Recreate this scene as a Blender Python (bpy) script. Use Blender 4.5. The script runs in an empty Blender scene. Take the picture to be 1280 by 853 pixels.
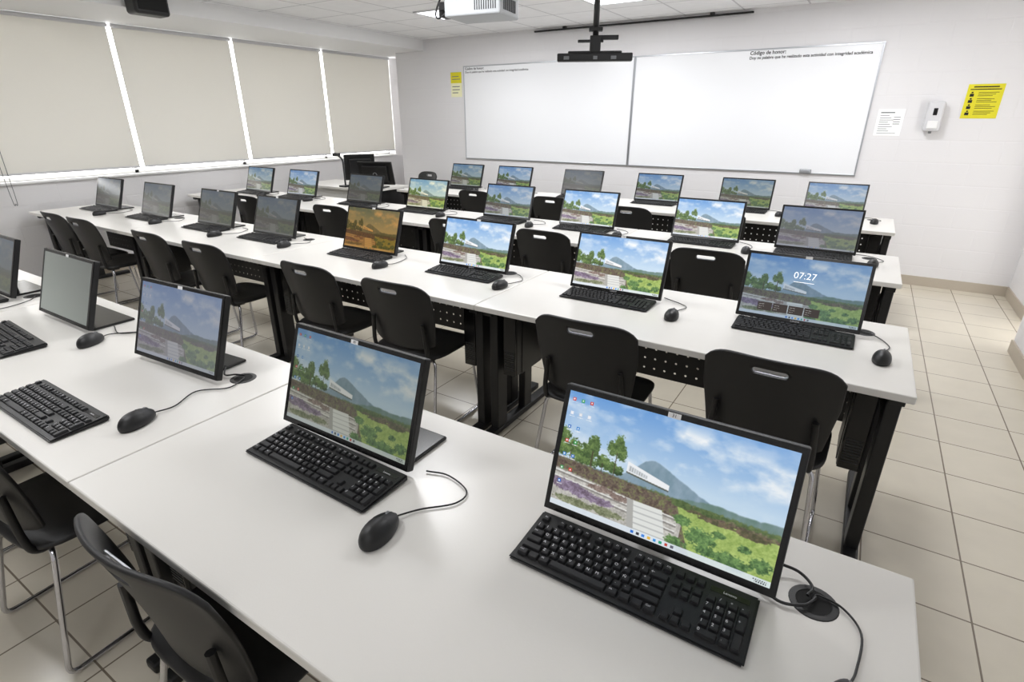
import bpy, bmesh, numpy as np, math, random
from mathutils import Vector, Matrix
random.seed(4)
sc=bpy.context.scene
col=bpy.context.collection
try:
    sc.view_settings.view_transform='Standard'
except Exception: pass

# ---------------------------------------------------------------- materials
def lin(c): 
    return tuple((x/12.92 if x<=0.04045 else ((x+0.055)/1.055)**2.4) for x in c)
def mat(name,rgb,rough=.5,metal=0,emis=None,es=0,spec=None,srgb=True,noise=None):
    m=bpy.data.materials.new(name); m.use_nodes=True
    b=m.node_tree.nodes['Principled BSDF']
    c=lin(rgb) if srgb else rgb
    b.inputs['Base Color'].default_value=(*c,1); b.inputs['Roughness'].default_value=rough; b.inputs['Metallic'].default_value=metal
    if spec is not None: b.inputs['Specular IOR Level'].default_value=spec
    if emis: 
        b.inputs['Emission Color'].default_value=(*lin(emis),1); b.inputs['Emission Strength'].default_value=es
        try: m.cycles.emission_sampling='NONE'
        except Exception: pass
    if noise:
        nt=m.node_tree; tc=nt.nodes.new('ShaderNodeTexCoord'); n=nt.nodes.new('ShaderNodeTexNoise'); n.inputs['Scale'].default_value=noise[0]
        bp=nt.nodes.new('ShaderNodeBump'); bp.inputs['Strength'].default_value=noise[1]; bp.inputs['Distance'].default_value=.002
        nt.links.new(tc.outputs['Object'],n.inputs['Vector']); nt.links.new(n.outputs['Fac'],bp.inputs['Height']); nt.links.new(bp.outputs['Normal'],b.inputs['Normal'])
    return m
M={}
M['black']=mat('black_plastic',(.085,.085,.09),.42,noise=(600,.15))
M['chair']=mat('chair_plastic',(.095,.095,.10),.48,noise=(500,.2))
M['gloss']=mat('black_gloss',(.05,.05,.055),.22)
M['hole']=mat('dark_recess',(.02,.02,.02),.8)
M['key']=mat('key_plastic',(.12,.12,.13),.5)
M['legend']=mat('key_legend_white',(.88,.88,.9),.6)
M['chrome']=mat('chrome_steel',(.82,.82,.84),.16,1.0)
M['steel']=mat('black_powder_steel',(.07,.07,.075),.45)
M['alu']=mat('aluminium',(.75,.76,.78),.35,.9)
M['white']=mat('white_plastic',(.84,.84,.85),.35)
M['proj']=mat('projector_plastic',(.68,.69,.70),.4)
M['edge']=mat('white_edge_band',(.86,.86,.85),.4)
M['sticker']=mat('white_sticker',(.93,.93,.93),.6)
M['ink']=mat('black_ink',(.05,.05,.05),.7)
M['yellow']=mat('yellow_sign',(.88,.84,.12),.6)
M['grey']=mat('grey_plastic',(.45,.46,.47),.5)
M['board']=mat('whiteboard_enamel',(.95,.955,.965),.16)
M['base']=mat('baseboard_tile',(.72,.68,.62),.45)
M['wframe']=mat('window_frame_white',(.9,.9,.9),.4)
M['beige']=mat('pale_laminate',(.885,.875,.855),.28,noise=(250,.05))
M['soff']=mat('soffit_paint',(.93,.93,.93),.8)

def wallmat(name,rgb,bw,rh,strength):
    m=mat(name,rgb,.75); nt=m.node_tree; b=nt.nodes['Principled BSDF']
    g=nt.nodes.new('ShaderNodeNewGeometry'); sx=nt.nodes.new('ShaderNodeSeparateXYZ'); ad=nt.nodes.new('ShaderNodeMath'); ad.operation='ADD'
    cx=nt.nodes.new('ShaderNodeCombineXYZ'); nt.links.new(g.outputs['Position'],sx.inputs[0]); nt.links.new(sx.outputs['X'],ad.inputs[0]); nt.links.new(sx.outputs['Y'],ad.inputs[1])
    nt.links.new(ad.outputs[0],cx.inputs['X']); nt.links.new(sx.outputs['Z'],cx.inputs['Y'])
    br=nt.nodes.new('ShaderNodeTexBrick'); br.inputs['Scale'].default_value=1; br.inputs['Brick Width'].default_value=bw; br.inputs['Row Height'].default_value=rh; br.inputs['Mortar Size'].default_value=.008; br.inputs['Mortar Smooth'].default_value=.6
    nt.links.new(cx.outputs[0],br.inputs['Vector'])
    n=nt.nodes.new('ShaderNodeTexNoise'); n.inputs['Scale'].default_value=60; nt.links.new(g.outputs['Position'],n.inputs['Vector'])
    b2=nt.nodes.new('ShaderNodeBump'); b2.inputs['Strength'].default_value=.12; b2.inputs['Distance'].default_value=.004; nt.links.new(n.outputs['Fac'],b2.inputs['Height'])
    bp=nt.nodes.new('ShaderNodeBump'); bp.inputs['Strength'].default_value=strength; bp.inputs['Distance'].default_value=.004; bp.invert=True
    nt.links.new(b2.outputs['Normal'],bp.inputs['Normal'])
    nt.links.new(br.outputs['Fac'],bp.inputs['Height']); nt.links.new(bp.outputs['Normal'],b.inputs['Normal'])
    return m
M['wall']=wallmat('painted_block_wall',(.90,.895,.90),.4,.2,.3)
def tilemat(name,c1,c2,mort,size,ms,rough,off=(0,0),bump=.5):
    m=mat(name,c1,rough); nt=m.node_tree; b=nt.nodes['Principled BSDF']
    g=nt.nodes.new('ShaderNodeNewGeometry'); mp=nt.nodes.new('ShaderNodeMapping'); mp.inputs['Location'].default_value=(off[0],off[1],0)
    nt.links.new(g.outputs['Position'],mp.inputs['Vector'])
    br=nt.nodes.new('ShaderNodeTexBrick'); br.offset=0; br.squash=1
    br.inputs['Color1'].default_value=(*lin(c1),1); br.inputs['Color2'].default_value=(*lin(c2),1); br.inputs['Mortar'].default_value=(*lin(mort),1)
    br.inputs['Scale'].default_value=1; br.inputs['Brick Width'].default_value=size; br.inputs['Row Height'].default_value=size; br.inputs['Mortar Size'].default_value=ms; br.inputs['Mortar Smooth'].default_value=.1
    nt.links.new(mp.outputs[0],br.inputs['Vector'])
    n=nt.nodes.new('ShaderNodeTexNoise'); n.inputs['Scale'].default_value=9; n.inputs['Detail'].default_value=6; nt.links.new(g.outputs['Position'],n.inputs['Vector'])
    mr=nt.nodes.new('ShaderNodeMapRange'); mr.inputs[3].default_value=.94; mr.inputs[4].default_value=1.05; nt.links.new(n.outputs['Fac'],mr.inputs[0])
    mx=nt.nodes.new('ShaderNodeVectorMath'); mx.operation='SCALE'; nt.links.new(br.outputs['Color'],mx.inputs[0]); nt.links.new(mr.outputs[0],mx.inputs['Scale'])
    nt.links.new(mx.outputs[0],b.inputs['Base Color'])
    bp=nt.nodes.new('ShaderNodeBump'); bp.inputs['Strength'].default_value=bump; bp.inputs['Distance'].default_value=.002; bp.invert=True
    nt.links.new(br.outputs['Fac'],bp.inputs['Height']); nt.links.new(bp.outputs['Normal'],b.inputs['Normal'])
    return m
M['floor']=tilemat('beige_floor_tiles',(.85,.82,.755),(.83,.80,.735),(.50,.455,.40),.333,.0032,.22,(.05,.02),.3)
M['ceil']=tilemat('ceiling_panels',(.95,.95,.955),(.94,.94,.945),(.80,.80,.81),.61,.010,.8,(.2,.1))
def perf():
    m=mat('perforated_black_steel',(.07,.07,.075),.45); nt=m.node_tree; b=nt.nodes['Principled BSDF']
    tc=nt.nodes.new('ShaderNodeTexCoord'); sx=nt.nodes.new('ShaderNodeSeparateXYZ'); nt.links.new(tc.outputs['Object'],sx.inputs[0])
    def fr(o):
        a=nt.nodes.new('ShaderNodeMath'); a.operation='DIVIDE'; a.inputs[1].default_value=.055; nt.links.new(o,a.inputs[0])
        f=nt.nodes.new('ShaderNodeMath'); f.operation='FRACT'; nt.links.new(a.outputs[0],f.inputs[0])
        s=nt.nodes.new('ShaderNodeMath'); s.operation='SUBTRACT'; s.inputs[1].default_value=.5; nt.links.new(f.outputs[0],s.inputs[0])
        p=nt.nodes.new('ShaderNodeMath'); p.operation='POWER'; p.inputs[1].default_value=2; nt.links.new(s.outputs[0],p.inputs[0]); return p.outputs[0]
    ad=nt.nodes.new('ShaderNodeMath'); ad.operation='ADD'; nt.links.new(fr(sx.outputs['X']),ad.inputs[0]); nt.links.new(fr(sx.outputs['Z']),ad.inputs[1])
    lt=nt.nodes.new('ShaderNodeMath'); lt.operation='LESS_THAN'; lt.inputs[1].default_value=.011; nt.links.new(ad.outputs[0],lt.inputs[0])
    inv=nt.nodes.new('ShaderNodeMath'); inv.operation='SUBTRACT'; inv.inputs[0].default_value=1; nt.links.new(lt.outputs[0],inv.inputs[1]); nt.links.new(inv.outputs[0],b.inputs['Alpha'])
    return m
M['perf']=perf()
def blindmat():
    m=bpy.data.materials.new('roller_fabric'); m.use_nodes=True; nt=m.node_tree; nt.nodes.clear()
    o=nt.nodes.new('ShaderNodeOutputMaterial'); mx=nt.nodes.new('ShaderNodeMixShader'); mx.inputs[0].default_value=.18
    d=nt.nodes.new('ShaderNodeBsdfDiffuse'); t=nt.nodes.new('ShaderNodeBsdfTranslucent'); d.inputs[0].default_value=(*lin((.91,.905,.89)),1); t.inputs[0].default_value=(*lin((.9,.89,.86)),1)
    nt.links.new(d.outputs[0],mx.inputs[1]); nt.links.new(t.outputs[0],mx.inputs[2]); nt.links.new(mx.outputs[0],o.inputs[0]); return m
M['blind']=blindmat()
M['light']=mat('light_diffuser',(1,1,1),.5,emis=(.97,.98,1),es=5)

# ---------------------------------------------------------------- mesh helpers
def mesh_from(bm,name='m',smooth=False,mats=()):
    me=bpy.data.meshes.new(name); bmesh.ops.recalc_face_normals(bm,faces=bm.faces); bm.to_mesh(me); bm.free()
    if smooth:
        for p in me.polygons: p.use_smooth=True
    for m in mats: me.materials.append(m)
    return me
def add_box(bm,x0,x1,y0,y1,z0,z1,bev=0,seg=2,mi=0,rot=None):
    r=bmesh.ops.create_cube(bm,size=1); vs=r['verts']
    for v in vs: v.co=Vector(((x0+x1)/2+v.co.x*(x1-x0),(y0+y1)/2+v.co.y*(y1-y0),(z0+z1)/2+v.co.z*(z1-z0)))
    fs=set(f for v in vs for f in v.link_faces)
    for f in fs: f.material_index=mi
    if bev>0:
        es=list(set(e for v in vs for e in v.link_edges))
        r2=bmesh.ops.bevel(bm,geom=es,offset=bev,segments=seg,affect='EDGES',profile=.5)
        for f in r2['faces']: f.material_index=mi
def boxes(lst,mats,bev=0,seg=2):
    bm=bmesh.new()
    for b in lst:
        add_box(bm,*b[:6],bev=bev,seg=seg,mi=b[6] if len(b)>6 else 0)
    return mesh_from(bm,mats=mats)
def obj(name,me,parent=None,loc=(0,0,0),rot=(0,0,0),label=None):
    o=bpy.data.objects.new(name,me); col.objects.link(o); o.location=loc; o.rotation_euler=rot
    if me is not None: me.name=name
    if parent: o.parent=parent
    if label: o['label']=label
    return o
def thing(name,label,cat,loc=(0,0,0),rot=(0,0,0),group=None,me=None):
    o=obj(name,me,None,loc,rot,label); o['category']=cat
    if group: o['group']=group
    return o
def struct(name,me,loc=(0,0,0)):
    o=obj(name,me,None,loc); o['kind']='structure'; return o
def bake(o):
    bpy.context.view_layer.update(); dg=bpy.context.evaluated_depsgraph_get()
    me=bpy.data.meshes.new_from_object(o.evaluated_get(dg)); old=o.data
    bpy.data.objects.remove(o); return me
def catmull(pts,n=8):
    P=[Vector(p) for p in pts]; P=[P[0]*2-P[1]]+P+[P[-1]*2-P[-2]]; out=[]
    for i in range(1,len(P)-2):
        for k in range(n):
            t=k/n; a,b,c,d=P[i-1],P[i],P[i+1],P[i+2]
            out.append(.5*((2*b)+(c-a)*t+(2*a-5*b+4*c-d)*t*t+(3*b-a-3*c+d)*t**3))
    out.append(P[-2]); return out
def fillet(pts,r,n=5):
    P=[Vector(p) for p in pts]; out=[P[0]]
    for i in range(1,len(P)-1):
        a=(P[i-1]-P[i]).normalized(); b=(P[i+1]-P[i]).normalized(); s=P[i]+a*r; e=P[i]+b*r
        for k in range(n+1):
            t=k/n; out.append((1-t)**2*s+2*t*(1-t)*P[i]+t*t*e)
    out.append(P[-1]); return out
def tube_bm(bm,pts,r,seg=8,mi=0):
    pts=[Vector(p) for p in pts]; rings=[]; prev=None
    for i,p in enumerate(pts):
        d=(pts[min(i+1,len(pts)-1)]-pts[max(i-1,0)]).normalized()
        if prev is None:
            up=Vector((0,0,1)) if abs(d.z)<.9 else Vector((1,0,0)); n=d.cross(up).normalized()
        else:
            n=(prev-d*prev.dot(d)).normalized()
        prev=n; b=d.cross(n)
        rings.append([bm.verts.new(p+(n*math.cos(2*math.pi*k/seg)+b*math.sin(2*math.pi*k/seg))*r) for k in range(seg)])
    for i in range(len(rings)-1):
        for k in range(seg):
            f=bm.faces.new((rings[i][k],rings[i][(k+1)%seg],rings[i+1][(k+1)%seg],rings[i+1][k])); f.material_index=mi; f.smooth=True
    f=bm.faces.new(rings[0]); f.material_index=mi; f=bm.faces.new(rings[-1][::-1]); f.material_index=mi
def tube(pts,r,mats,seg=8):
    bm=bmesh.new(); tube_bm(bm,pts,r,seg); me=bpy.data.meshes.new('t'); bm.to_mesh(me); bm.free()
    for m in mats: me.materials.append(m)
    return me
def text_me(body,size,m,align='CENTER',ext=0.0,bold=0.0):
    t=bpy.data.curves.new('t','FONT'); t.body=body; t.size=size; t.align_x=align; t.align_y='CENTER'; t.extrude=ext; t.resolution_u=3; t.offset=bold
    o=bpy.data.objects.new('t',t); col.objects.link(o); me=bake(o)
    me.materials.clear(); me.materials.append(m)
    for p in me.polygons: p.material_index=0
    return me
def copy_tree(o,parent=None):
    n=o.copy(); col.objects.link(n)
    if parent is not None: n.parent=parent
    for c in o.children:
        copy_tree(c,n)
    return n
def place(proto,loc,rz=0):
    if not proto.get('used'):
        proto['used']=1; n=proto
    else: n=copy_tree(proto)
    n.location=loc; n.rotation_euler=(0,0,rz); return n

# ---------------------------------------------------------------- wallpaper
def vnoise(h,w,cy,cx,seed):
    r=np.random.RandomState(seed).rand(cy+2,cx+2); y=np.linspace(0,cy,h); x=np.linspace(0,cx,w)
    yi=y.astype(int); xi=x.astype(int); fy=y-yi; fx=x-xi; fy=fy*fy*(3-2*fy); fx=fx*fx*(3-2*fx)
    fy=fy[:,None]; fx=fx[None,:]
    a=r[yi][:,xi]; b=r[yi][:,xi+1]; c=r[yi+1][:,xi]; d=r[yi+1][:,xi+1]
    return a*(1-fy)*(1-fx)+b*(1-fy)*fx+c*fy*(1-fx)+d*fy*fx
def fbm(h,w,cy,cx,seed,o=4):
    s=0;a=.5;t=0
    for i in range(o): s=s+a*vnoise(h,w,cy*2**i,cx*2**i,seed+i); t+=a; a*=.55
    return s/t
def wallpaper(W,H,icons=False):
    t,s=np.meshgrid(np.linspace(0,1,H),np.linspace(0,1,W),indexing='ij')
    img=np.zeros((H,W,3))
    def put(mask,c):
        nonlocal img
        m=np.clip(mask,0,1)[...,None]; c=np.asarray(c,float)
        img=img*(1-m)+(c if c.ndim==3 else c[None,None,:])*m
    lerp=lambda a,b,k: np.array(a)[None,None,:]*(1-np.clip(k,0,1)[...,None])+np.array(b)[None,None,:]*np.clip(k,0,1)[...,None]
    S=lambda n: np.clip((n-.5)*2.0+.5,0,1)
    fine=lambda sd: .45*fbm(H,W,26,44,sd,2)+.55*fbm(H,W,95,150,sd+50,2)
    img=lerp((.78,.87,.95),(.42,.63,.88),np.clip((t-.5)/.5,0,1))
    cl=fbm(H,W,4,5,11,6); cl2=fbm(H,W,9,7,21,5)
    band=np.exp(-((t-.86+.22*(s-.5))/.11)**2)+.9*np.exp(-((t-.66-.10*(s-.6))/.08)**2)+.30
    put(np.clip((cl*.65+cl2*.35-.42)*5,0,1)*np.clip(band,0,1)*.95,lerp((.88,.92,.96),(1,1,1),S(cl2)))
    n1=fbm(H,W,8,24,33,5)
    m1=.42+.175*np.exp(-((s-.44)/.09)**2)+.115*np.exp(-((s-.57)/.12)**2)+.025*(n1-.5)
    put((m1-t)*90,lerp((.60,.68,.75),(.47,.58,.64),S(n1)+(t-.5)))
    m2=.395+.055*np.exp(-((s-.76)/.16)**2)+.06*np.exp(-((s-1.0)/.1)**2)+.02*(n1-.5)
    put((m2-t)*90,lerp((.50,.59,.60),(.40,.52,.47),S(n1)))
    A,B,C,D=fine(44),fine(55),fine(66),fine(77); a_,b_,c_,d_=S(A),S(B),S(C),S(D)
    put((.42-.03*s+.05*(A-.5)-t)*70,lerp((.26,.35,.19),(.45,.52,.31),a_))
    top=.565-.44*(s-.34); bot=.475-.22*(s-.34)
    put(((s>.34)&(s<.54)&(t<top)&(t>bot)).astype(float),(.97,.97,.975))
    put(((s>.35)&(s<.44)&(t<top-.025)&(t>bot+.015)).astype(float)*.75,(.80,.82,.84))
    put(((s>.35)&(s<.44)&(t<top-.03)&(t>bot+.02)&(((s*90)%1)<.25)).astype(float)*.7,(.50,.50,.48))
    put(((s>.34)&(s<.54)&(abs(t-bot)<.006)).astype(float),(.35,.37,.33))
    def bush(cx_,cy_,rx,ry,lo,hi,n,k,rag=2.6,lift=0):
        d=((s-cx_)/rx)**2+((t-cy_)/ry)**2
        put((1.0-d-rag*(n-.5))*4,lerp(lo,hi,k*.8+.08+(t-cy_)*lift+(cx_-s)*lift*.4))
    for q in ((.285,.67,.028,.09),(.268,.62,.038,.07),(.305,.60,.028,.07),(.17,.60,.033,.09),(.155,.54,.045,.08),(.225,.50,.04,.06),(.06,.53,.05,.08),(.105,.50,.05,.07),(.01,.60,.04,.09),(.02,.50,.05,.07),(.13,.46,.09,.05),(.27,.47,.06,.05)):
        bush(*q,(.16,.26,.13),(.56,.67,.36),A,a_,2.2,2.5)
    for a0,b0,c0 in ((.284,.40,.60),(.168,.40,.55),(.225,.40,.48),(.06,.40,.5)): put((abs(s-a0)<.0020)*(t<c0)*(t>b0)*1.,(.30,.24,.18))
    put((.42-.08*(s-.2)+.04*(B-.5)-t)*60,lerp((.31,.25,.21),(.58,.50,.46),b_))
    put(np.clip((B-.52)*10,0,1)*(t<.41-.08*(s-.2))*.7,lerp((.34,.40,.20),(.56,.60,.34),a_))
    put(((.335-.14*s+.012*(B-.5)-t)*60)*(s<.62),lerp((.66,.64,.61),(.86,.84,.81),c_))
    for dz in (0,.05,.10):
        put((abs(t-(.305-dz-.10*s))<.006)*(s<.6)*.9,(.93,.92,.90)); put((abs(t-(.293-dz-.10*s))<.007)*(s<.6)*.7,(.48,.46,.44))
    for q in ((.06,.20,.09,.05),(.15,.175,.08,.045),(.24,.16,.07,.035)): bush(*q,(.38,.31,.38),(.72,.65,.76),B,c_,1.8)
    for q in ((.24,.265,.07,.03),(.33,.245,.05,.03)): bush(*q,(.40,.32,.29),(.72,.64,.60),B,c_,1.8)
    put(((t<.345-.06*(s-.6))&(s>.60+.25*(.30-t))).astype(float),lerp((.55,.66,.31),(.74,.82,.46),d_))
    for q in ((.76,.325,.09,.022),(.90,.315,.09,.028),(.67,.355,.07,.025)): bush(*q,(.27,.29,.18),(.56,.46,.38),A,d_,1.8)
    for q in ((.72,.37,.08,.022),(.60,.37,.05,.03)): bush(*q,(.23,.32,.17),(.45,.52,.30),A,d_,1.8)
    inside=(s>.37+.10*(.25-t))&(s<.53+.16*(.27-t))&(t<.27)
    put(inside.astype(float),(.91,.91,.89)); put((inside&(((t*22)%1)<.22)).astype(float)*.5,(.62,.62,.63))
    put((inside&(s<.40+.10*(.25-t))).astype(float),(.70,.69,.67))
    for q in ((.70,.17,.07,.07),(.62,.25,.04,.04),(.84,.08,.08,.06),(.95,.13,.05,.06),(.61,.07,.05,.045),(.77,.24,.035,.03),(.74,.09,.05,.05),(.88,.20,.03,.03)):
        bush(*q,(.18,.31,.17),(.56,.72,.41),D,a_,2.2,1.5)
    for q in ((.12,.08,.12,.035),(.28,.09,.09,.035)): bush(*q,(.35,.38,.25),(.70,.71,.58),A,b_,2.0)
    # gentle photographic softening
    p_=np.pad(img,((1,1),(1,1),(0,0)),'edge'); bl=sum(p_[i:i+H,j:j+W]*((2 if i==1 else 1)*(2 if j==1 else 1)/16) for i in range(3) for j in range(3))
    img=.35*img+.65*bl
    g=img.mean(-1,keepdims=True); img=np.clip(img*.93+g*.07,0,1)
    put((t<.045).astype(float)*.9,(.90,.93,.96))
    cols=((.10,.45,.85),(.2,.2,.25),(.25,.55,.9),(.95,.75,.25),(.2,.6,.9),(.1,.65,.5),(.8,.25,.2),(.4,.4,.45))
    for i,c in enumerate(cols):
        put(((abs(s-(.42+.026*i))<.007)&(abs(t-.022)<.012)).astype(float),c)
    put(((s>.93)&(s<.985)&(abs(t-.028)<.006)&(((s*120)%1)<.6)).astype(float),(.25,.27,.3)); put(((s>.94)&(s<.985)&(abs(t-.014)<.005)&(((s*110)%1)<.6)).astype(float),(.25,.27,.3))
    if icons:
        k=0; rc=((.85,.2,.15),(.95,.95,.98),(.15,.45,.8),(.95,.6,.15),(.2,.65,.35),(.9,.9,.92),(.2,.55,.85),(.1,.6,.8))
        for j in range(7):
            for i in range(3):
                if (i==2 and j>1) or (i==1 and j==6): continue
                cx_=.028+.045*i; cy_=.935-.12*j; c=rc[(k*3+i)%8]; k+=1
                put(((abs(s-cx_)<.0078)&(abs(t-cy_)<.014)).astype(float),c)
                put(((abs(s-cx_)<.003)&(abs(t-cy_)<.006)).astype(float),(1,1,1))
                put(((abs(s-cx_)<.015)&(abs(t-cy_+.026)<.003)&(((s*260)%1)<.65)).astype(float),(.99,.99,.99))
    return np.clip(img,0,1)
SW,SH=.462,.262
def screen_mesh(W,H,mat_,icons=False,flat=None):
    if flat:
        W,H=24,16; tt,ss=np.meshgrid(np.linspace(0,1,H),np.linspace(0,1,W),indexing='ij')
        img=np.array(flat)[None,None,:]*(1.12-.34*(tt*.5+ss*.5))[...,None]
    else: img=wallpaper(W,H,icons)
    X,Z=np.meshgrid(np.linspace(-SW/2,SW/2,W),np.linspace(0,SH,H))
    co=np.stack([X,np.zeros_like(X),Z],-1).reshape(-1,3)
    i=np.arange((H-1)*W).reshape(H-1,W)[:,:-1].ravel()
    fc=np.stack([i,i+1,i+1+W,i+W],-1)
    me=bpy.data.meshes.new('screen'); me.from_pydata(co.tolist(),[],fc.tolist())
    l=np.where(img<=.04045,img/12.92,((img+.055)/1.055)**2.4).reshape(-1,3)
    a=me.color_attributes.new('Col','FLOAT_COLOR','POINT'); a.data.foreach_set('color',np.concatenate([l,np.ones((len(l),1))],1).astype(np.float32).ravel())
    me.materials.append(mat_); return me
def scrmat(name,mul,add=(0,0,0),st=1.0,rough=.3):
    m=mat(name,(.02,.02,.02),rough,srgb=True); nt=m.node_tree; b=nt.nodes['Principled BSDF']
    at=nt.nodes.new('ShaderNodeAttribute'); at.attribute_name='Col'
    mu=nt.nodes.new('ShaderNodeVectorMath'); mu.operation='MULTIPLY_ADD'; mu.inputs[1].default_value=mul; mu.inputs[2].default_value=add
    nt.links.new(at.outputs['Color'],mu.inputs[0]); nt.links.new(mu.outputs[0],b.inputs['Emission Color']); b.inputs['Emission Strength'].default_value=st
    try: m.cycles.emission_sampling='NONE'
    except Exception: pass
    return m
SM={'front':scrmat('screen_front',(.88,.90,.91)),'bright':scrmat('screen_bright',(1.02,1.02,1.02)),
 'normal':scrmat('screen_normal',(.52,.54,.56),(.01,.012,.015)),'soft':scrmat('screen_soft',(.38,.39,.36),(.02,.023,.02)),
 'haze':scrmat('screen_haze',(.24,.245,.265),(.09,.09,.105)),'dim':scrmat('screen_dim',(.09,.09,.085),(.04,.04,.038)),
 'orange':scrmat('screen_orange',(.50,.25,.06),(.008,.004,.001)),'yellow':scrmat('screen_yellow',(.85,.82,.62),(.02,.02,.01)),
 'lock':scrmat('screen_lock',(.44,.50,.56),(.01,.018,.025)),'blank':scrmat('screen_blank',(1,1,1),st=1)}
lowres=screen_mesh(200,112,SM['normal'])
SCR={}
for k in SM:
    if k=='front': SCR[k]=screen_mesh(560,320,SM[k],True)
    elif k=='blank': SCR[k]=screen_mesh(4,4,SM[k],flat=(.50,.52,.50))
    else:
        me=lowres.copy(); me.materials.clear(); me.materials.append(SM[k]); SCR[k]=me
hi_soft=screen_mesh(420,240,SM['soft'],True)
midres=screen_mesh(320,180,SM['bright'])
def with_mat(me,m):
    c=me.copy(); c.materials.clear(); c.materials.append(m); return c
SCR['lock']=with_mat(midres,SM['lock']); SCR['orange']=with_mat(midres,SM['orange'])
hi_haze=with_mat(hi_soft,SM['haze'])

# ---------------------------------------------------------------- room
CH=2.64; XL=-6.95; YB=6.80; YF=-2.4; XR=1.16
def sbox(name,b,m,bev=0): return struct(name,boxes([b],[m],bev))
sbox('floor',(XL-.2,2.2,YF-.1,7.7,-.1,0),M['floor'])
sbox('ceiling',(XL-.2,2.2,YF-.1,7.7,CH,CH+.1),M['ceil'])
sbox('wall_back',(-6.34,2.2,YB,7.7,0,CH),M['wall'])
sbox('wall_back_recess',(XL-.2,-6.34,7.5,7.7,0,CH),M['wall'])
sbox('wall_front',(XL-.2,2.2,YF-.1,YF,0,CH),M['wall'])
struct('wall_right',boxes([(XR,XR+.2,YF,5.07,0,CH),(1.38,1.6,6.0,YB,0,CH),(1.7,1.85,5.07,6.0,0,CH)],[M['wall']]))
struct('wall_left',boxes([(XL-.2,XL,YF,7.7,0,1.03),(XL-.2,XL,YF,7.7,2.54,CH),(XL-.2,XL,YF,.30,1.03,2.54),(XL-.2,XL,7.28,7.7,1.03,2.54)],[M['wall']]))
sbox('trim_1',(XL,-5.79,YF,7.5,2.50,CH),M['soff'])
struct('baseboard_back',boxes([(-6.34,1.38,YB-.012,YB,0,.095)],[M['base']]))
struct('baseboard_right',boxes([(XR-.012,XR,YF,5.07,0,.095),(XR-.012,XR+.2,5.07,5.082,0,.095),(1.368,1.38,6.0,YB,0,.095),(1.368,1.6,5.988,6.0,0,.095)],[M['base']]))
struct('baseboard_left',boxes([(XL,XL+.012,YF,7.5,0,.085)],[M['base']]))
struct('trim_2',boxes([(XL-.2,XL+.05,.30,7.28,1.01,1.03)],[M['wframe']]))
gaps=[.48,1.80,3.16,4.49,5.84,7.20]
for i in range(5):
    a,b=gaps[i],gaps[i+1]
    struct('window_%d'%(i+1),boxes([(XL-.12,XL-.06,a,a+.02,1.03,2.54),(XL-.12,XL-.06,b-.02,b,1.03,2.54),(XL-.12,XL-.06,a,b,1.03,1.06),(XL-.12,XL-.06,a,b,2.49,2.54)],[M['wframe']]))
for i in range(5):
    a,b=gaps[i],gaps[i+1]; g=.024; z0=1.112
    t=thing('roller_blind','pale grey fabric roller blind lowered over a bright window','blind',(XL+.09,(a+b)/2,0),group='roller blinds on the window wall')
    w=(b-a)/2-g
    obj('fabric',boxes([(-.001,.001,-w,w,z0,2.49)],[M['blind']]),t)
    obj('bottom_bar',boxes([(-.008,.008,-w,w,z0-.020,z0)],[M['white']],.003),t)
    bm=bmesh.new(); tube_bm(bm,[(0,-w-.01,2.478),(0,w+.01,2.478)],.02,14); obj('roller',mesh_from(bm,mats=[M['white']]),t)
    if i==1: obj('pull_cord',tube(catmull([(.02,-w+.10,2.46),(.02,-w+.10,1.3),(.02,-w+.11,.86),(.02,-w+.125,.84),(.02,-w+.14,.86),(.02,-w+.14,1.3),(.02,-w+.14,2.46)],4),.003,[M['grey']],6),t)

for i,(x,y,e_) in enumerate([(-4.15,5.3,26),(-2.35,5.45,26),(-.4,5.4,25),(-4.3,3.0,22),(-2.35,2.6,19),(-.4,3.0,18),(-4.3,.6,20),(-2.0,.3,12),(-.2,-1.2,10)]):
    t=thing('ceiling_light','square white recessed ceiling light panel switched on','light',(x,y,CH),group='recessed ceiling light panels')
    obj('frame',boxes([(-.26,.26,-.26,-.235,-.014,0),(-.26,.26,.235,.26,-.014,0),(-.26,-.235,-.235,.235,-.014,0),(.235,.26,-.235,.235,-.014,0)],[M['white']]),t)
    obj('diffuser',boxes([(-.235,.235,-.235,.235,-.008,0)],[M['light']]),t)
    L=bpy.data.lights.new('ceiling_lamp','AREA'); L.shape='SQUARE'; L.size=.46; L.energy=e_; L.color=(.98,.985,1.0)
    lo=bpy.data.objects.new('ceiling_lamp',L); col.objects.link(lo); lo.parent=t; lo.location=(0,0,-.02)

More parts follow.
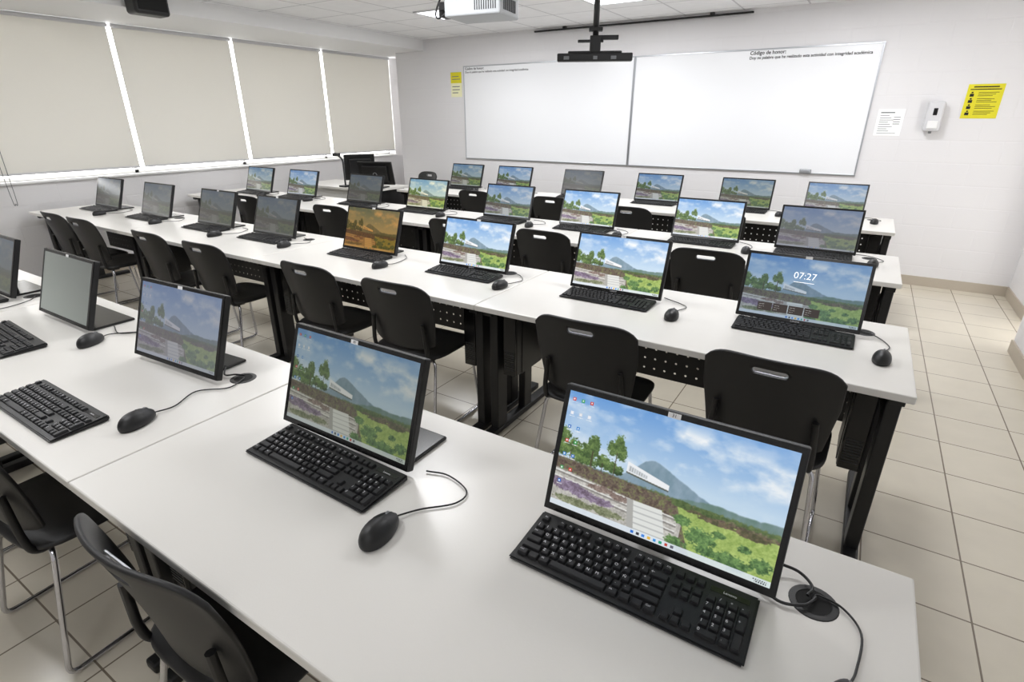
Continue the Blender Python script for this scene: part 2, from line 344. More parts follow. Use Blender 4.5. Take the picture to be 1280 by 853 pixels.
# ---------------------------------------------------------------- prototypes
TH=.76
TW=1.775; TD=.755
def build_table():
    t=thing('classroom_table','long pale laminate computer table with black steel frame and perforated panel','table',group='computer tables in rows')
    obj('tabletop',boxes([(.002,TW-.002,0,TD,TH-.028,TH)],[M['beige']],.004,2),t)
    obj('modesty_panel',boxes([(.06,TW-.06,-.0015,.0015,-.40,0)],[M['perf']]),t,(0,.58,TH-.03))
    for x in (.045,TW-.045):
        l=obj('leg',boxes([(-.024,.024,.10,.19,.03,TH-.06),(-.018,.018,.19,.46,.56,TH-.06),(-.022,.022,.38,.46,.03,.58)],[M['steel']],.005),t,(x,0,0))
        obj('foot',boxes([(-.028,.028,.04,.70,0,.035)],[M['steel']],.008),l)
        obj('top_rail',boxes([(-.025,.025,.05,.70,TH-.065,TH-.029)],[M['steel']],.003),l)
    bm=bmesh.new()
    r=[]; n=28
    for rad,z in ((.030,.0),(.031,.0012),(.041,.0012),(.043,.0)):
        r.append([bm.verts.new((rad*math.cos(2*math.pi*k/n),rad*math.sin(2*math.pi*k/n),z)) for k in range(n)])
    for j in range(3):
        for k in range(n): bm.faces.new((r[j][k],r[j][(k+1)%n],r[j+1][(k+1)%n],r[j+1][k]))
    f=bm.faces.new(r[0]); f.material_index=1
    obj('cable_grommet',mesh_from(bm,mats=[M['black'],M['hole']]),t,(TW-.165,.585,TH+.0002))
    return t
P_table=build_table()
def build_pc():
    t=thing('desktop_computer','slim black desktop computer mounted upright beneath the table','computer',group='computers under the tables')
    obj('case',boxes([(-.038,.038,0,.29,0,.34)],[M['black']],.004),t)
    obj('front_panel',boxes([(-.036,.036,-.012,0,.0,.34)],[M['gloss']],.003),t)
    obj('vent',boxes([(-.028,.028,-.0135,-.012,.03+.012*i,.036+.012*i) for i in range(9)],[M['key']]),t)
    obj('bracket',boxes([(-.041,-.038,.05,.25,.0,.37),(.038,.041,.05,.25,0,.37),(-.041,.041,.05,.25,.365,.37)],[M['steel']]),t)
    return t
P_pc=build_pc()
def build_chair():
    t=thing('classroom_chair','black plastic chair with slotted backrest and chrome wire legs','chair',group='black classroom chairs')
    bm=bmesh.new(); nx,nz=26,16; g=[]
    for j in range(nz+1):
        v=j/nz; row=[]
        for i in range(nx+1):
            u=-1+2*i/nx; w=.200+.026*min(1,v*1.6); au=abs(u)
            z=.485+.375*v; z-= .045*v*v*au**7; z+= .03*(1-v)**2*au**4 - .012*v*u*u
            y=-.185-.055*v-.03*v*v+.060*u*u*(.6+.4*v)
            row.append(bm.verts.new((u*w,y,z)))
        g.append(row)
    for j in range(nz):
        for i in range(nx): bm.faces.new((g[j][i],g[j][i+1],g[j+1][i+1],g[j+1][i]))
    me=mesh_from(bm,smooth=True,mats=[M['chair']]); o=obj('backrest_tmp',me)
    md=o.modifiers.new('s','SOLIDIFY'); md.thickness=.012; md.offset=0
    md=o.modifiers.new('b','BEVEL'); md.width=.004; md.segments=2; md.limit_method='ANGLE'; md.angle_limit=math.radians(50)
    bm=bmesh.new(); n=10; ring=[]
    for k in range(n+1):
        a=-math.pi/2+math.pi*k/n; ring.append((.045+.013*math.cos(a),.013*math.sin(a)))
    for k in range(n+1):
        a=math.pi/2+math.pi*k/n; ring.append((-.045+.013*math.cos(a),.013*math.sin(a)))
    f=bm.faces.new([bm.verts.new((x,-.5,.808+z)) for x,z in ring]); r=bmesh.ops.extrude_face_region(bm,geom=[f])
    for v in r['geom']:
        if isinstance(v,bmesh.types.BMVert): v.co.y+=.6
    cut=obj('cutter',mesh_from(bm)); md=o.modifiers.new('c','BOOLEAN'); md.object=cut; md.operation='DIFFERENCE'; md.solver='EXACT'
    me=bake(o); bpy.data.objects.remove(cut)
    obj('backrest',me,t)
    pts=[(x*1.0,-.246+.06*(x/.22)**2*.9,.808+z) for x,z in ring]; pts.append(pts[0]); pts.append(pts[1])
    obj('handle_slot_rim',tube(pts,.0035,[M['alu']],6),t,label='thin silver rim of the handle slot')
    bm=bmesh.new(); n=48; rings=[]
    def se(a,rx,ry,p=4.5):
        c,s_=math.cos(a),math.sin(a); return (rx*abs(c)**(2/p)*(1 if c>=0 else -1), ry*abs(s_)**(2/p)*(1 if s_>=0 else -1))
    for sc_,z in ((.0,.438),(.94,.436),(1.0,.444),(1.0,.452),(.97,.458),(.6,.452),(.0,.449)):
        rr=[]
        for k in range(n):
            x,y=se(2*math.pi*k/n,.222*max(sc_,.001),.215*max(sc_,.001)); 
            zz=z-.02*max(0,(y-.12)/.1)**2 if y>.12 else z
            rr.append(bm.verts.new((x,y+.01,zz)))
        rings.append(rr)
    for j in range(len(rings)-1):
        for k in range(n): bm.faces.new((rings[j][k],rings[j][(k+1)%n],rings[j+1][(k+1)%n],rings[j+1][k]))
    bmesh.ops.remove_doubles(bm,verts=bm.verts,dist=.0004)
    obj('seat',mesh_from(bm,smooth=True,mats=[M['chair']]),t)
    for s_ in (-1,1):
        p=[(s_*.165,-.10,.43),(s_*.175,-.188,.435),(s_*.178,-.200,.50),(s_*.165,-.203,.64)]
        obj('back_support',tube(fillet(p,.03),.011,[M['chair']]),t)
        p=[(s_*.12,.15,.425),(s_*.19,.165,.425),(s_*.225,.20,.012),(s_*.225,-.235,.012),(s_*.19,-.15,.425),(s_*.12,-.14,.425)]
        obj('leg_frame',tube(fillet(p,.035),.0085,[M['chrome']]),t,label='chrome wire sled leg')
    obj('cross_bar',tube([(-.12,.15,.425),(.12,.15,.425)],.0085,[M['chrome']]),t)
    return t
P_chair=build_chair()
TILT=math.radians(-19)
MW,MH=.488,.292
def build_monitor():
    t=thing('computer_monitor','black flat computer monitor standing on the table','monitor',group='computer monitors on the tables')
    bm=bmesh.new(); 
    add_box(bm,-MW/2,MW/2,-.010,.012,0,MH,bev=.004,seg=2)
    add_box(bm,-.16,.16,.012,.034,.04,.25,bev=.01,seg=2)
    h=obj('housing',mesh_from(bm,mats=[M['black']]),t,(0,0,.014),(TILT,0,0))
    obj('bezel',boxes([(-MW/2+.002,-SW/2,-.0125,-.010,.002,MH-.002),(SW/2,MW/2-.002,-.0125,-.010,.002,MH-.002),(-SW/2,SW/2,-.0125,-.010,.002,.017),(-SW/2,SW/2,-.0125,-.010,.017+SH,MH-.002)],[M['gloss']]),t,(0,0,.014),(TILT,0,0))
    obj('screen',SCR['normal'],t,(0,0,.014),(TILT,0,0))
    obj('stand_neck',boxes([(-.03,.03,.055,.085,.008,.17)],[M['black']],.005),t,(0,.0,0),(math.radians(-6),0,0))
    obj('stand_base',boxes([(-.155,.155,.0,.15,0,.010)],[M['gloss']],.004),t,(0,.02,0))
    return t
P_mon=build_monitor()
off=Vector((0,-.0112,.017)); Rm=Matrix.Rotation(TILT,3,'X'); SOFF=Vector((0,0,.014))+Rm@off
for c in P_mon.children:
    if c.name.startswith('screen'): c.location=SOFF
KA=math.atan(.011/.150); KW,KD=.458,.152; U=.0195
def ztop(y): return .0155+ (y)*math.tan(KA)
LAY=[]
def rowk(y,x,items):
    for it in items:
        if isinstance(it,(int,float)): x+=it; continue
        lab,w=(it if isinstance(it,tuple) else (it,1)); LAY.append((x,y,w,1,lab)); x+=w
rowk(0,0,['Esc',1,'F1','F2','F3','F4',.5,'F5','F6','F7','F8',.5,'F9','F10','F11','F12',.25,'','',''])
rowk(1.3,0,list('|1234567890')+["'",'¿',('←',2),.25,'','','',.25,'','/','*','-'])
rowk(2.3,0,[('Tab',1.5)]+list('QWERTYUIOP')+['´','+',('',1.5),.25,'','','',.25,'7','8','9'])
rowk(3.3,0,[('',1.75)]+list('ASDFGHJKLÑ')+['{',('Enter',2.25),3.5,'4','5','6'])
rowk(4.3,0,[('',2.25)]+list('ZXCVBNM,.-')+[('',2.75),1.25,'',1.25,'1','2','3'])
rowk(5.3,0,[('Ctrl',1.25),('',1.25),('Alt',1.25),('',6.25),('Alt',1.25),('',1.25),('',1.25),('Ctrl',1.25),.25,'','','',.25,('0',2),'.'])
LAY.append((21.5,2.3,1,2,'+')); LAY.append((21.5,4.3,1,2,''))
def kpos(x,y,w,h):
    return (-11.25*U+(x+w/2)*U, KD/2-.014-(y+h/2)*U)
def key_bm(bm,cx_,cy_,w,h,z):
    a,b=(w*U-.0022)/2,(h*U-.0022)/2; vs=[]
    for (sa,sb,zz) in ((a,b,0),(a-.0022,b-.0022,.0075)):
        for sx_,sy_ in ((-1,-1),(1,-1),(1,1),(-1,1)):
            yy=cy_+sy_*sb; vs.append(bm.verts.new((cx_+sx_*sa,yy,z(yy)+zz)))
    for i in range(4): bm.faces.new((vs[i],vs[(i+1)%4],vs[4+(i+1)%4],vs[4+i]))
    bm.faces.new(vs[4:8])
def kb_body(t):
    bm=bmesh.new(); add_box(bm,-KW/2,KW/2,-KD/2,KD/2,0,.016)
    for v in bm.verts:
        if v.co.z>.01: v.co.z=ztop(v.co.y)-.002
        else: v.co.z=.002
    bmesh.ops.bevel(bm,geom=list(bm.edges),offset=.004,segments=2,affect='EDGES')
    obj('keyboard_body',mesh_from(bm,mats=[M['black']]),t)
KBL='black full-size keyboard with black keys on the table'
def build_kb_fine():
    t=thing('keyboard','black full-size keyboard with white-lettered keys on the table','keyboard',group='keyboards on the tables'); kb_body(t)
    cache={}
    for (x,y,w,h,lab) in LAY:
        cx_,cy_=kpos(x,y,w,h); key=(w,h,lab)
        if key not in cache:
            bm=bmesh.new(); key_bm(bm,0,0,w,h,lambda yy:0)
            bmesh.ops.bevel(bm,geom=[e for e in bm.edges if min(v.co.z for v in e.verts)>.001 or abs(e.verts[0].co.z-e.verts[1].co.z)>.001],offset=.0009,segments=2,affect='EDGES')
            if lab:
                tm=text_me(lab,.0090 if len(lab)==1 else .0052,M['legend']); 
                for p in tm.polygons: p.material_index=1
                ox=-(w*U)/2+.0062 if len(lab)==1 else -(w*U)/2+.0085
                if len(lab)>1 and w==1: ox=0
                for v in tm.vertices: v.co.x+=ox; v.co.y+=.0018; v.co.z=.00765
                bm.from_mesh(tm)
            me=bpy.data.meshes.new('key'); bm.to_mesh(me); bm.free(); me.materials.append(M['key']); me.materials.append(M['legend']); cache[key]=me
        obj('key',cache[key],t,(cx_,cy_,ztop(cy_)-.003),(KA,0,0))
    yy=kpos(0,0,1,1)[1]
    obj('indicator_panel',boxes([(-.035,.035,-.006,.006,-.0005,.0006)],[M['gloss']]),t,(11.25*U-.040,yy,ztop(yy)-.002),(KA,0,0))
    obj('maker_mark',text_me('Lenovo',.008,M['legend']),t,(11.25*U-.040,yy,ztop(yy)-.0010),(KA,0,0))
    return t
def build_kb():
    t=thing('keyboard',KBL,'keyboard',group='keyboards on the tables'); kb_body(t)
    bm=bmesh.new()
    for (x,y,w,h,lab) in LAY:
        cx_,cy_=kpos(x,y,w,h); key_bm(bm,cx_,cy_,w,h,lambda yy:ztop(yy)-.003)
    o=obj('keys',mesh_from(bm,mats=[M['key']]),t); o['kind']='stuff'
    return t
P_kbf=build_kb_fine(); P_kb=build_kb()
def build_mouse():
    t=thing('computer_mouse','small black wired optical mouse on the table','mouse',group='computer mice on the tables')
    def shell(filt,sc_,m,dz=0):
        bm=bmesh.new(); bmesh.ops.create_uvsphere(bm,u_segments=32,v_segments=20,radius=1)
        for v in bm.verts:
            x,y,z=v.co; 
            v.co=Vector((x*.031*(1-.12*y)*sc_,y*.057*sc_,(max(z,-.25)*.034*(1-.18*y)+.0105)*1.0))
            if sc_!=1: v.co.z+=dz
        if filt:
            bmesh.ops.delete(bm,geom=[f for f in bm.faces if not filt(f.calc_center_median())],context='FACES')
        return mesh_from(bm,smooth=True,mats=[m])
    obj('mouse_body',shell(None,1,M['black']),t)
    for s_ in (-1,1):
        obj('mouse_button',shell(lambda c,s_=s_: c.y>.010 and c.z>.019 and c.x*s_>.0035,1.004,M['key'],.0010),t)
    bm=bmesh.new(); bmesh.ops.create_cone(bm,cap_ends=True,segments=20,radius1=.009,radius2=.009,depth=.006,matrix=Matrix.Rotation(math.pi/2,4,'Y'))
    obj('scroll_wheel',mesh_from(bm,mats=[M['grey']]),t,(0,.030,.0315))
    return t
P_mouse=build_mouse()

# ---------------------------------------------------------------- rows
R1,R2,R3,R4=.352,2.015,3.55,5.24
def put_tables(y0,xr,n,skip=()):
    for i in range(n): 
        x0=xr-TW*(i+1); place(P_table,(x0,y0,0))
        for x in (x0+TW-.045-.080,x0+.045+.080):
            if not any(abs(x-s)<.1 for s in skip): place(P_pc,(x,y0+.135,.36))
put_tables(R1,.243,3); put_tables(R2,.288,4,(-3.385,-5.16)); put_tables(R3,.288,4,(-3.385,)); put_tables(R4,.288,3,(-1.61,))
mon_lab={'front':'black monitor showing a garden, mountain and clouds with desktop icons','bright':'black monitor with a bright garden and blue sky wallpaper',
'normal':'black monitor with a garden and blue sky wallpaper','soft':'black monitor with a muted garden wallpaper and white number sticker',
'haze':'black monitor with a hazy washed-out garden wallpaper','dim':'black monitor with a dark greyish garden wallpaper','orange':'black monitor showing the garden wallpaper in orange-brown tones',
'yellow':'black monitor with a warm yellowish garden wallpaper','lock':'black monitor showing a large clock over the garden wallpaper','blank':'black monitor with a plain pale grey screen'}
def monitor(x,y,kind,rz=0,mesh=None,scale=1):
    m=place(P_mon,(x,y,TH+.0005),rz); m['label']=mon_lab[kind]
    for c in m.children:
        if c.name.split('.')[0]=='screen': c.data=mesh or SCR[kind]
    return m
def on_bezel(m,me,name,px,pz,label=None,dy=-.0132):
    c=obj(name,me,m); o_=Vector((px,dy,pz)); c.location=Vector((0,0,.014))+Rm@o_; c.rotation_euler=(TILT,0,0)
    if label: c['label']=label
    return c
def upright(me):
    for v in me.vertices: v.co=Vector((v.co.x,-v.co.z,v.co.y))
    return me
STK=boxes([(-.013,.013,-.0006,.0,-.0055,.0055)],[M['sticker']])
def kb(x,y,rz=0,fine=False):
    return place(P_kbf if fine else P_kb,(x,y,TH+.0002),rz)
mice=[]
def seat(x,yb,kind,kx=None,mx=None,fine=False,rz=0,mesh=None):
    m=monitor(x,yb,kind,rz,mesh)
    if kx is not False:
        k=kx or (x,yb-.090,rz); kb(*k,fine=fine)
    if mx is not False:
        mm=mx or (x+.335+random.uniform(-.02,.02),yb-.21+random.uniform(-.02,.05),random.uniform(-.25,.15)); mice.append((mm,x,yb))
    return m
m1=seat(-.228,.895,'front',fine=True,kx=(-.236,.800,0),mx=(.135,.725,-.1))
m2=seat(-1.065,.825,'soft',fine=True,kx=(-1.045,.738,-.02),mx=(-.737,.633,.1),mesh=hi_soft)
m3=seat(-1.96,.85,'haze',fine=True,kx=(-2.0,.478,.0),mx=(-1.678,.587,.25),rz=.06,mesh=hi_haze)
m4=seat(-2.865,.85,'blank',kx=(-2.84,.63,-.05),mx=(-2.50,.80,.4))
m5=seat(-3.69,.85,'dim')
r2=[(-.135,'lock'),(-.97,'bright'),(-1.86,'bright'),(-2.71,'orange'),(-3.72,'dim'),(-4.49,'dim'),(-5.43,'dim'),(-6.35,'dim')]
R2m=[seat(x,R2+.50,k,mesh=(midres if k=='bright' else None)) for x,k in r2]
r3=[(-.20,'haze'),(-.92,'bright'),(-1.87,'bright'),(-2.65,'normal'),(-3.59,'yellow'),(-4.44,'dim'),(-5.44,'normal'),(-6.23,'soft')]
R3m=[seat(x,R3+.56,k) for x,k in r3]
r4=[(-.2,'normal'),(-.97,'soft'),(-1.85,'normal'),(-2.74,'dim'),(-3.66,'normal'),(-4.38,'soft')]
R4m=[seat(x,R4+.58,k) for x,k in r4]
for m in (m2,m4):   # wide flat base plates seen behind these monitors
    for c in m.children:
        if c.name.startswith('stand_base'): c.scale=(1.38,1.1,1)
allm=[m1,m2,m3,m4,m5]+R2m+R3m
for m in allm[:11]: on_bezel(m,STK,'sticker',0,MH-.008,'white number sticker')
on_bezel(m1,upright(text_me('31',.010,M['ink'])),'sticker_number',0,MH-.008,dy=-.0145)
on_bezel(m2,upright(text_me('30',.010,M['ink'])),'sticker_number',0,MH-.008,dy=-.0145)
for m in (R2m[0],R2m[1],R2m[2]):
    on_bezel(m,upright(text_me('Lenovo',.012,M['legend'])),'bezel_logo',0,.0095,dy=-.0130)
WT=mat('screen_white',(1,1,1),.5,emis=(.95,.95,.95),es=1); DK=mat('screen_dark_overlay',(.1,.1,.1),.5,emis=(.22,.19,.18),es=1); WG=mat('screen_grey_text',(1,1,1),.5,emis=(.72,.72,.70),es=1)
on_bezel(R2m[0],upright(text_me('07:27',.040,WT,bold=-.0004)),'clock_text',0,.205,dy=-.0125)
on_bezel(R2m[0],boxes([(-.04,.04,-.0005,0,-.0010,.0010)],[WT]),'date_line',0,.178,dy=-.0122)
for i in range(4):
    on_bezel(R2m[0],boxes([(0,.058,-.0004,0,-.018,.018)],[DK]),'widget_panel',-.16+.062*i,.055,dy=-.0120)
    on_bezel(R2m[0],upright(text_me('— —\n— – -\n— -',.009,WG,'LEFT')),'widget_text',-.155+.062*i,.055,dy=-.0127)
for (mm,x,yb) in mice:
    place(P_mouse,(mm[0],mm[1],TH+.0005),mm[2])
for o in [o for o in bpy.data.objects if o.name.split('.')[0]=='computer_mouse']:
    loc=o.location; rz=o.rotation_euler[2]; x,y=loc.x,loc.y
    _,xm,yb=min(mice,key=lambda q:abs(q[0][0]-x)+abs(q[0][1]-y))
    d=Vector((-math.sin(rz),math.cos(rz)))
    if abs(x-.135)<.01 and y<1: pts=[(.15,.82),(.155,.90),(.125,.945),(.085,.955),(.075,.94)]
    elif abs(x+.737)<.01: pts=[(-.715,.74),(-.66,.80),(-.665,.85),(-.74,.875),(-.80,.86)]
    elif abs(x+1.678)<.01: pts=[(-1.69,.70),(-1.73,.79),(-1.665,.86),(-1.68,.92),(-1.69,.94)]
    else:
        r=random.uniform(-.02,.03)
        pts=[(x+d.x*.1,y+d.y*.1),(x+.03+r,y+.17),(x-.02,yb+.05+r),(xm+.235,yb+.09)]
    inv=Matrix.Rotation(-rz,3,'Z'); P_=[(0,.054,.010)]
    for p in pts:
        q=inv@Vector((p[0]-x,p[1]-y,0)); P_.append((q.x,q.y,.0045))
    obj('cable',tube(catmull(P_,7),.0021,[M['black']],6),o)
def mcable(m,pts):
    l=m.location; R_=Matrix.Rotation(-m.rotation_euler[2],3,'Z')
    q=[R_@Vector((p[0]-l.x,p[1]-l.y,0)) for p in pts]
    obj('power_cable',tube(catmull([(v.x,v.y,(p[2] if len(p)>2 else .0055)) for v,p in zip(q,pts)],7),.003,[M['black']],6),m)
mcable(m1,[(-.05,.99,.03),(.0,.985,.02),(.045,.99,.012),(.072,.965,.010),(.066,.94,.008)])
mcable(m1,[(-.03,.93,.01),(.02,.90),(.06,.91,.008),(.075,.93,.008),(.08,.945,.008)])
mcable(m3,[(-1.80,.94,.02),(-1.76,.91,.008),(-1.73,.93,.009),(-1.70,.945,.008)])

# ---------------------------------------------------------------- chairs
def chair(x,y,rz=0,label=None):
    c=place(P_chair,(x,y,0),rz)
    if label: c['label']=label
    return c
for x,y,r in [(-1.06,.515,.02),(-2.0,.47,.05),(-2.82,.47,0)]: chair(x,y,r)
for x,r in [(-.133,-.03),(-.849,.02),(-1.90,.03),(-2.56,.0),(-3.60,.03),(-4.28,0),(-5.35,.02),(-5.86,.0)]: chair(x,R2+.09,r)
for x,r in [(-.74,.02),(-1.90,-.02),(-2.75,.03),(-3.62,0),(-4.18,.05),(-5.45,0)]: chair(x,R3+.10,r)
for x,r in [(-.28,0),(-1.03,0),(-2.70,.02),(-3.67,0),(-4.35,.05)]: chair(x,R4+.02,r)
chair(-1.79,R4-.19,0)
chair(-5.60,6.25,2.9,'black plastic chair standing behind the teacher desk')
for o in bpy.data.objects:
    if 'used' in o: del o['used']

# ---------------------------------------------------------------- back wall things
def board(x0,x1,label):
    t=thing('whiteboard',label,'whiteboard',((x0+x1)/2,YB,1.047),group='whiteboards on the back wall'); w=(x1-x0)/2; h=1.223
    obj('writing_surface',boxes([(-w+.012,w-.012,-.014,.001,.012,h-.012)],[M['board']]),t)
    obj('frame',boxes([(-w,w,-.02,0,0,.014),(-w,w,-.02,0,h-.014,h),(-w,-w+.014,-.02,0,.014,h-.014),(w-.014,w,-.02,0,.014,h-.014)],[M['alu']],.002),t)
    return t,w,h
b1,w,h=board(-5.074,-2.567,'large white enamel whiteboard with small printed honour code')
def wtext(parent,body,size,x,z,align,name,m=M['ink'],y=-.0146,bold=.0): 
    me=upright(text_me(body,size,m,align,bold=bold)); return obj(name,me,parent,(x,y,z))
wtext(b1,'Código de honor:',.044,-w+.03,h-.038,'LEFT','printed_text',bold=.0008); wtext(b1,'Doy mi palabra que he realizado esta actividad con integridad académica',.035,-w+.03,h-.080,'LEFT','printed_text',bold=.0006)
b2,w,h=board(-2.563,-.101,'large white enamel whiteboard with bold printed honour code')
wtext(b2,'Código de honor:',.048,w-1.20,h-.040,'LEFT','printed_text',bold=.0012); wtext(b2,'Doy mi palabra que he realizado esta actividad con integridad académica',.038,w-1.20,h-.086,'LEFT','printed_text',bold=.0010)
e=thing('board_eraser','small grey whiteboard eraser stuck low on the board','eraser',(-.565,YB-.014,1.075)); obj('felt',boxes([(-.055,.055,-.018,0,-.02,.02)],[M['grey']],.003),e); obj('handle',boxes([(-.05,.05,-.03,-.018,-.015,.015)],[M['alu']],.003),e)
s=thing('safety_sign','yellow printed notice with black pictograms taped to the wall','sign',(.75,YB,1.74))
obj('panel',boxes([(-.13,.13,-.004,.001,-.143,.143)],[M['yellow']]),s)
L=[(-.09,.09,-.005,-.004,.115,.125),(-.11,.11,-.005,-.004,.096,.104)]
for i in range(4):
    z=.06-.052*i; L+= [(-.105,-.075,-.005,-.004,z-.02,z+.004),(-.097,-.083,-.005,-.004,z+.008,z+.02)]
    for k in range(3): L.append((-.045,.10-.02*((i+k)%3),-.005,-.004,z+.012-.014*k,z+.016-.014*k))
obj('print',boxes(L,[M['ink']]),s)
s=thing('paper_notice','white paper notice with small printed lines on the wall','notice',(.08,YB,1.56))
obj('paper',boxes([(-.11,.11,-.004,.001,-.12,.12)],[mat('bright_paper',(1,1,1),.5)]),s)
obj('print',boxes([(-.085,.03,-.005,-.004,.085,.095)]+[(-.085,-.01+.02*(k%3),-.005,-.004,.06-.02*k,.065-.02*k) for k in range(8)]+[(.03,.085,-.005,-.004,.044-.02*k,.05-.02*k) for k in range(4)]+[(-.085,.07,-.005,-.004,-.10,-.096)],[M['grey']]),s)
s=thing('wall_notice','narrow notice with yellow header and white body on the wall','sign',(-5.215,YB,2.04))
obj('panel',boxes([(-.095,.095,-.004,.001,-.16,.16)],[mat('cream_paper',(.97,.96,.80),.5)]),s); obj('header',boxes([(-.095,.095,-.006,-.004,.02,.16)],[M['yellow']]),s)
obj('print',boxes([(-.07,.07,-.007,-.006,.065,.075),(-.07,.05,-.007,-.006,.10,.11),(-.07,.06,-.006,-.004,-.03,-.02),(-.07,.06,-.006,-.004,-.07,-.06),(-.07,.03,-.006,-.004,-.11,-.10)],[M['grey']]),s)
d=thing('soap_dispenser','white plastic hand sanitizer dispenser mounted on the wall','dispenser',(.42,YB,1.605))
obj('dispenser_body',boxes([(-.065,.065,-.10,.001,-.12,.14)],[M['white']],.02,4),d); obj('level_window',boxes([(-.016,.016,-.103,-.099,.02,.08)],[M['gloss']],.001),d)
obj('push_lever',boxes([(-.04,.04,-.108,-.098,-.095,-.03)],[M['sticker']],.003),d); obj('nozzle',boxes([(-.012,.012,-.07,-.04,-.14,-.118)],[M['grey']],.003),d)
pc=thing('projection_screen_case','long slim black projection screen housing under the ceiling','screen case',(-2.62,YB-.035,2.605))
obj('case',boxes([(-1.3,1.3,-.015,.015,-.006,.012)],[M['gloss']],.003),pc); obj('bracket',boxes([(-.9,-.86,-.01,.035,.0,.035),(.86,.9,-.01,.035,.0,.035)],[M['steel']]),pc)

# ---------------------------------------------------------------- ceiling things
pr=thing('projector','white ceiling-mounted projector with side vent grille','projector',(-2.36,3.38,2.205),(0,0,.15))
obj('projector_body',boxes([(-.20,.20,-.15,.15,0,.13)],[M['proj']],.012,3),pr)
obj('vent_grille',boxes([(.02+.016*i,.026+.016*i,-.152,-.149,.03,.10) for i in range(10)],[M['ink']]),pr)
obj('vent_grille',boxes([(.199,.202,-.10+.02*i,-.09+.02*i,.03,.10) for i in range(10)],[M['ink']]),pr)
bm=bmesh.new(); tube_bm(bm,[(-.12,.15,.065),(-.12,.19,.065)],.035,20); obj('lens',mesh_from(bm,mats=[M['gloss']]),pr)
obj('mount_arm',boxes([(-.27,-.19,-.10,.08,.05,.10),(-.30,-.25,-.05,.05,.02,.07),(-.22,.0,-.02,.02,.14,.155)],[M['steel']],.006),pr)
obj('signal_cable',tube(catmull([(-.20,-.05,.07),(-.28,-.08,.01),(-.33,-.03,.06),(-.28,.02,.20),(-.10,.0,.36),(-.03,0,.42)],8),.006,[M['black']],8),pr)
obj('mount_plate',boxes([(-.13,.10,-.09,.09,.13,.155),(-.23,-.17,-.06,.06,.12,.16)],[M['steel']],.003),pr)
bm=bmesh.new(); tube_bm(bm,[(0,0,.155),(0,0,CH-2.205)],.022,16); obj('mount_pole',mesh_from(bm,mats=[M['white']]),pr)
pm=thing('projector_mount','black ceiling pole with bracket and slim black sensor bar','projector mount',(-1.92,4.22,1.995),(0,0,.45))
bm=bmesh.new(); tube_bm(bm,[(0,0,.06),(0,0,CH-1.995)],.022,16); obj('pole',mesh_from(bm,mats=[M['steel']]),pm)
obj('bracket',boxes([(-.13,.06,-.03,.02,.128,.145),(-.04,.04,-.045,.045,.06,.17),(.02,.17,-.015,.03,.145,.175),(-.05,.05,-.035,.035,.20,.225)],[M['steel']],.004),pm)
obj('sensor_bar',boxes([(-.28,.28,-.045,.04,.0,.055),(-.20,.20,-.04,.035,.05,.07)],[M['black']],.008),pm)
obj('bar_lens',boxes([(-.23,-.19,-.048,-.044,.012,.035),(-.01,.02,-.048,-.044,.012,.035),(.12,.16,-.048,-.044,.012,.035)],[M['grey']],.001),pm)
sp=thing('wall_speaker','black box speaker fixed high on the ceiling beam','speaker',(-5.79,2.98,2.44),(0,0,0))
obj('speaker_box',boxes([(.02,.20,-.15,.15,0,.19)],[M['black']],.03,5),sp); obj('speaker_grille',boxes([(.195,.206,-.125,.125,.03,.16)],[M['hole']],.005),sp); obj('bracket',boxes([(-.001,.03,-.04,.04,.075,.13)],[M['steel']]),sp)

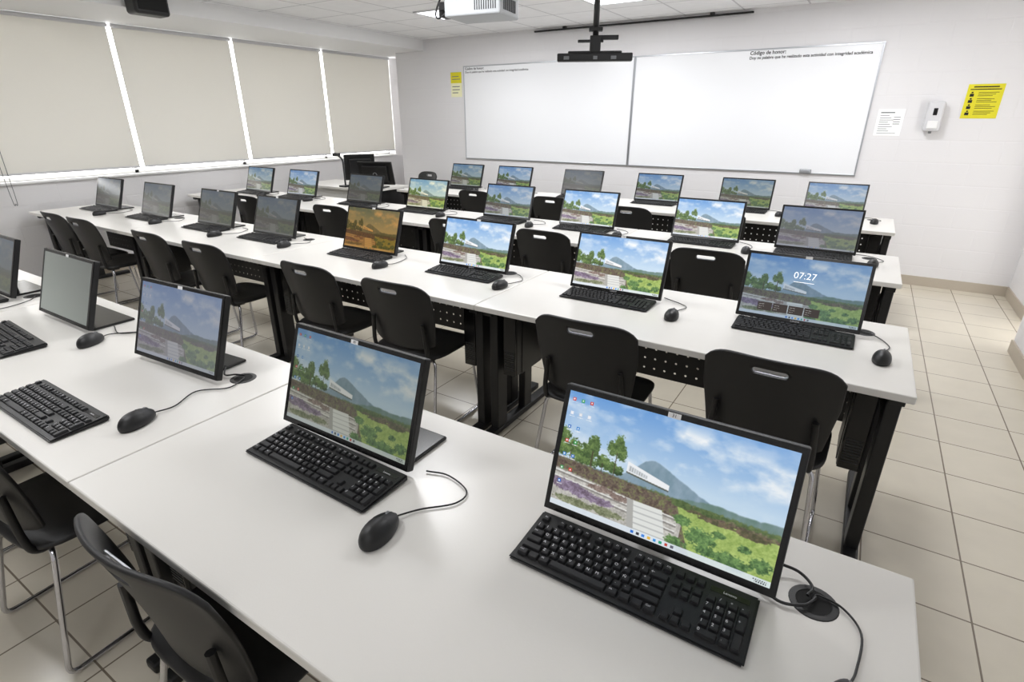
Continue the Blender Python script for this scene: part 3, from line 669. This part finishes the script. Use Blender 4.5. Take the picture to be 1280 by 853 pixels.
# ---------------------------------------------------------------- teacher desk
td=thing('teacher_desk','pale laminate teacher desk with black panels near the window','desk',(-5.95,5.0,0))
obj('desktop',boxes([(-.72,.72,0,.68,.73,.76)],[M['beige']],.004),td)
for x in (-.66,.66): obj('leg',boxes([(-.025,.025,.05,.63,0,.73)],[M['steel']],.004),td,(x,0,0))
obj('front_panel',boxes([(-.63,.63,.08,.10,.25,.73)],[M['edge']]),td)
def bigmon(x,y,rz,w,h,tilt,label,zoff=.10):
    t=thing('computer_monitor',label,'monitor',(x,y,TH+.0005),(0,0,rz))
    obj('housing',boxes([(-w/2,w/2,-.01,.02,0,h),(-w*.36,w*.36,.02,.055,h*.15,h*.85)],[M['black']],.008),t,(0,0,zoff),(tilt,0,0))
    obj('screen',boxes([(-w/2+.012,w/2-.012,-.0125,-.01,.02,h-.012)],[M['gloss']]),t,(0,0,zoff),(tilt,0,0))
    obj('stand_neck',boxes([(-.03,.03,.03,.06,.0,zoff+.15)],[M['black']],.004),t); obj('stand_base',boxes([(-.12,.12,-.07,.12,0,.012)],[M['black']],.004),t)
    bm=bmesh.new(); n=24; a_=[bm.verts.new((.028*math.cos(6.2832*k/n),.0565,.028*math.sin(6.2832*k/n))) for k in range(n)]; b_=[bm.verts.new((.022*math.cos(6.2832*k/n),.0565,.022*math.sin(6.2832*k/n))) for k in range(n)]
    for k in range(n): bm.faces.new((a_[k],a_[(k+1)%n],b_[(k+1)%n],b_[k]))
    for v in bm.verts: v.co.z+=h*.5
    obj('round_badge',mesh_from(bm,mats=[M['alu']]),t,(0,0,zoff),(tilt,0,0))
bigmon(-5.38,5.28,-2.75,.46,.30,-.30,'large black monitor seen from behind on the teacher desk',.04)
bigmon(-5.86,5.42,-2.2,.40,.34,-.18,'black monitor turned away on the teacher desk',.06)
t=thing('document_camera','black desk camera on a bent arm beside the monitors','document camera',(-5.80,5.09,TH+.0005))
obj('base',boxes([(-.06,.06,-.06,.06,0,.02)],[M['black']],.004),t); obj('arm',tube(fillet([(0,0,.02),(0,0,.34),(-.10,0,.40)],.04),.011,[M['black']]),t); obj('camera_head',boxes([(-.16,-.06,-.03,.03,.38,.42)],[M['black']],.006),t)

# ---------------------------------------------------------------- world + camera
w=bpy.data.worlds.new('World'); sc.world=w; w.use_nodes=True; bg=w.node_tree.nodes['Background']; bg.inputs[0].default_value=(1,.99,.97,1); bg.inputs[1].default_value=6.5
cam=bpy.data.cameras.new('camera'); co=bpy.data.objects.new('camera',cam); col.objects.link(co); co.location=(0,0,1.6)
co.rotation_euler=(math.radians(90-22.39),0,math.radians(32.18)); cam.sensor_width=36; cam.lens=676.8/1280*36; cam.clip_start=.02
sc.camera=co
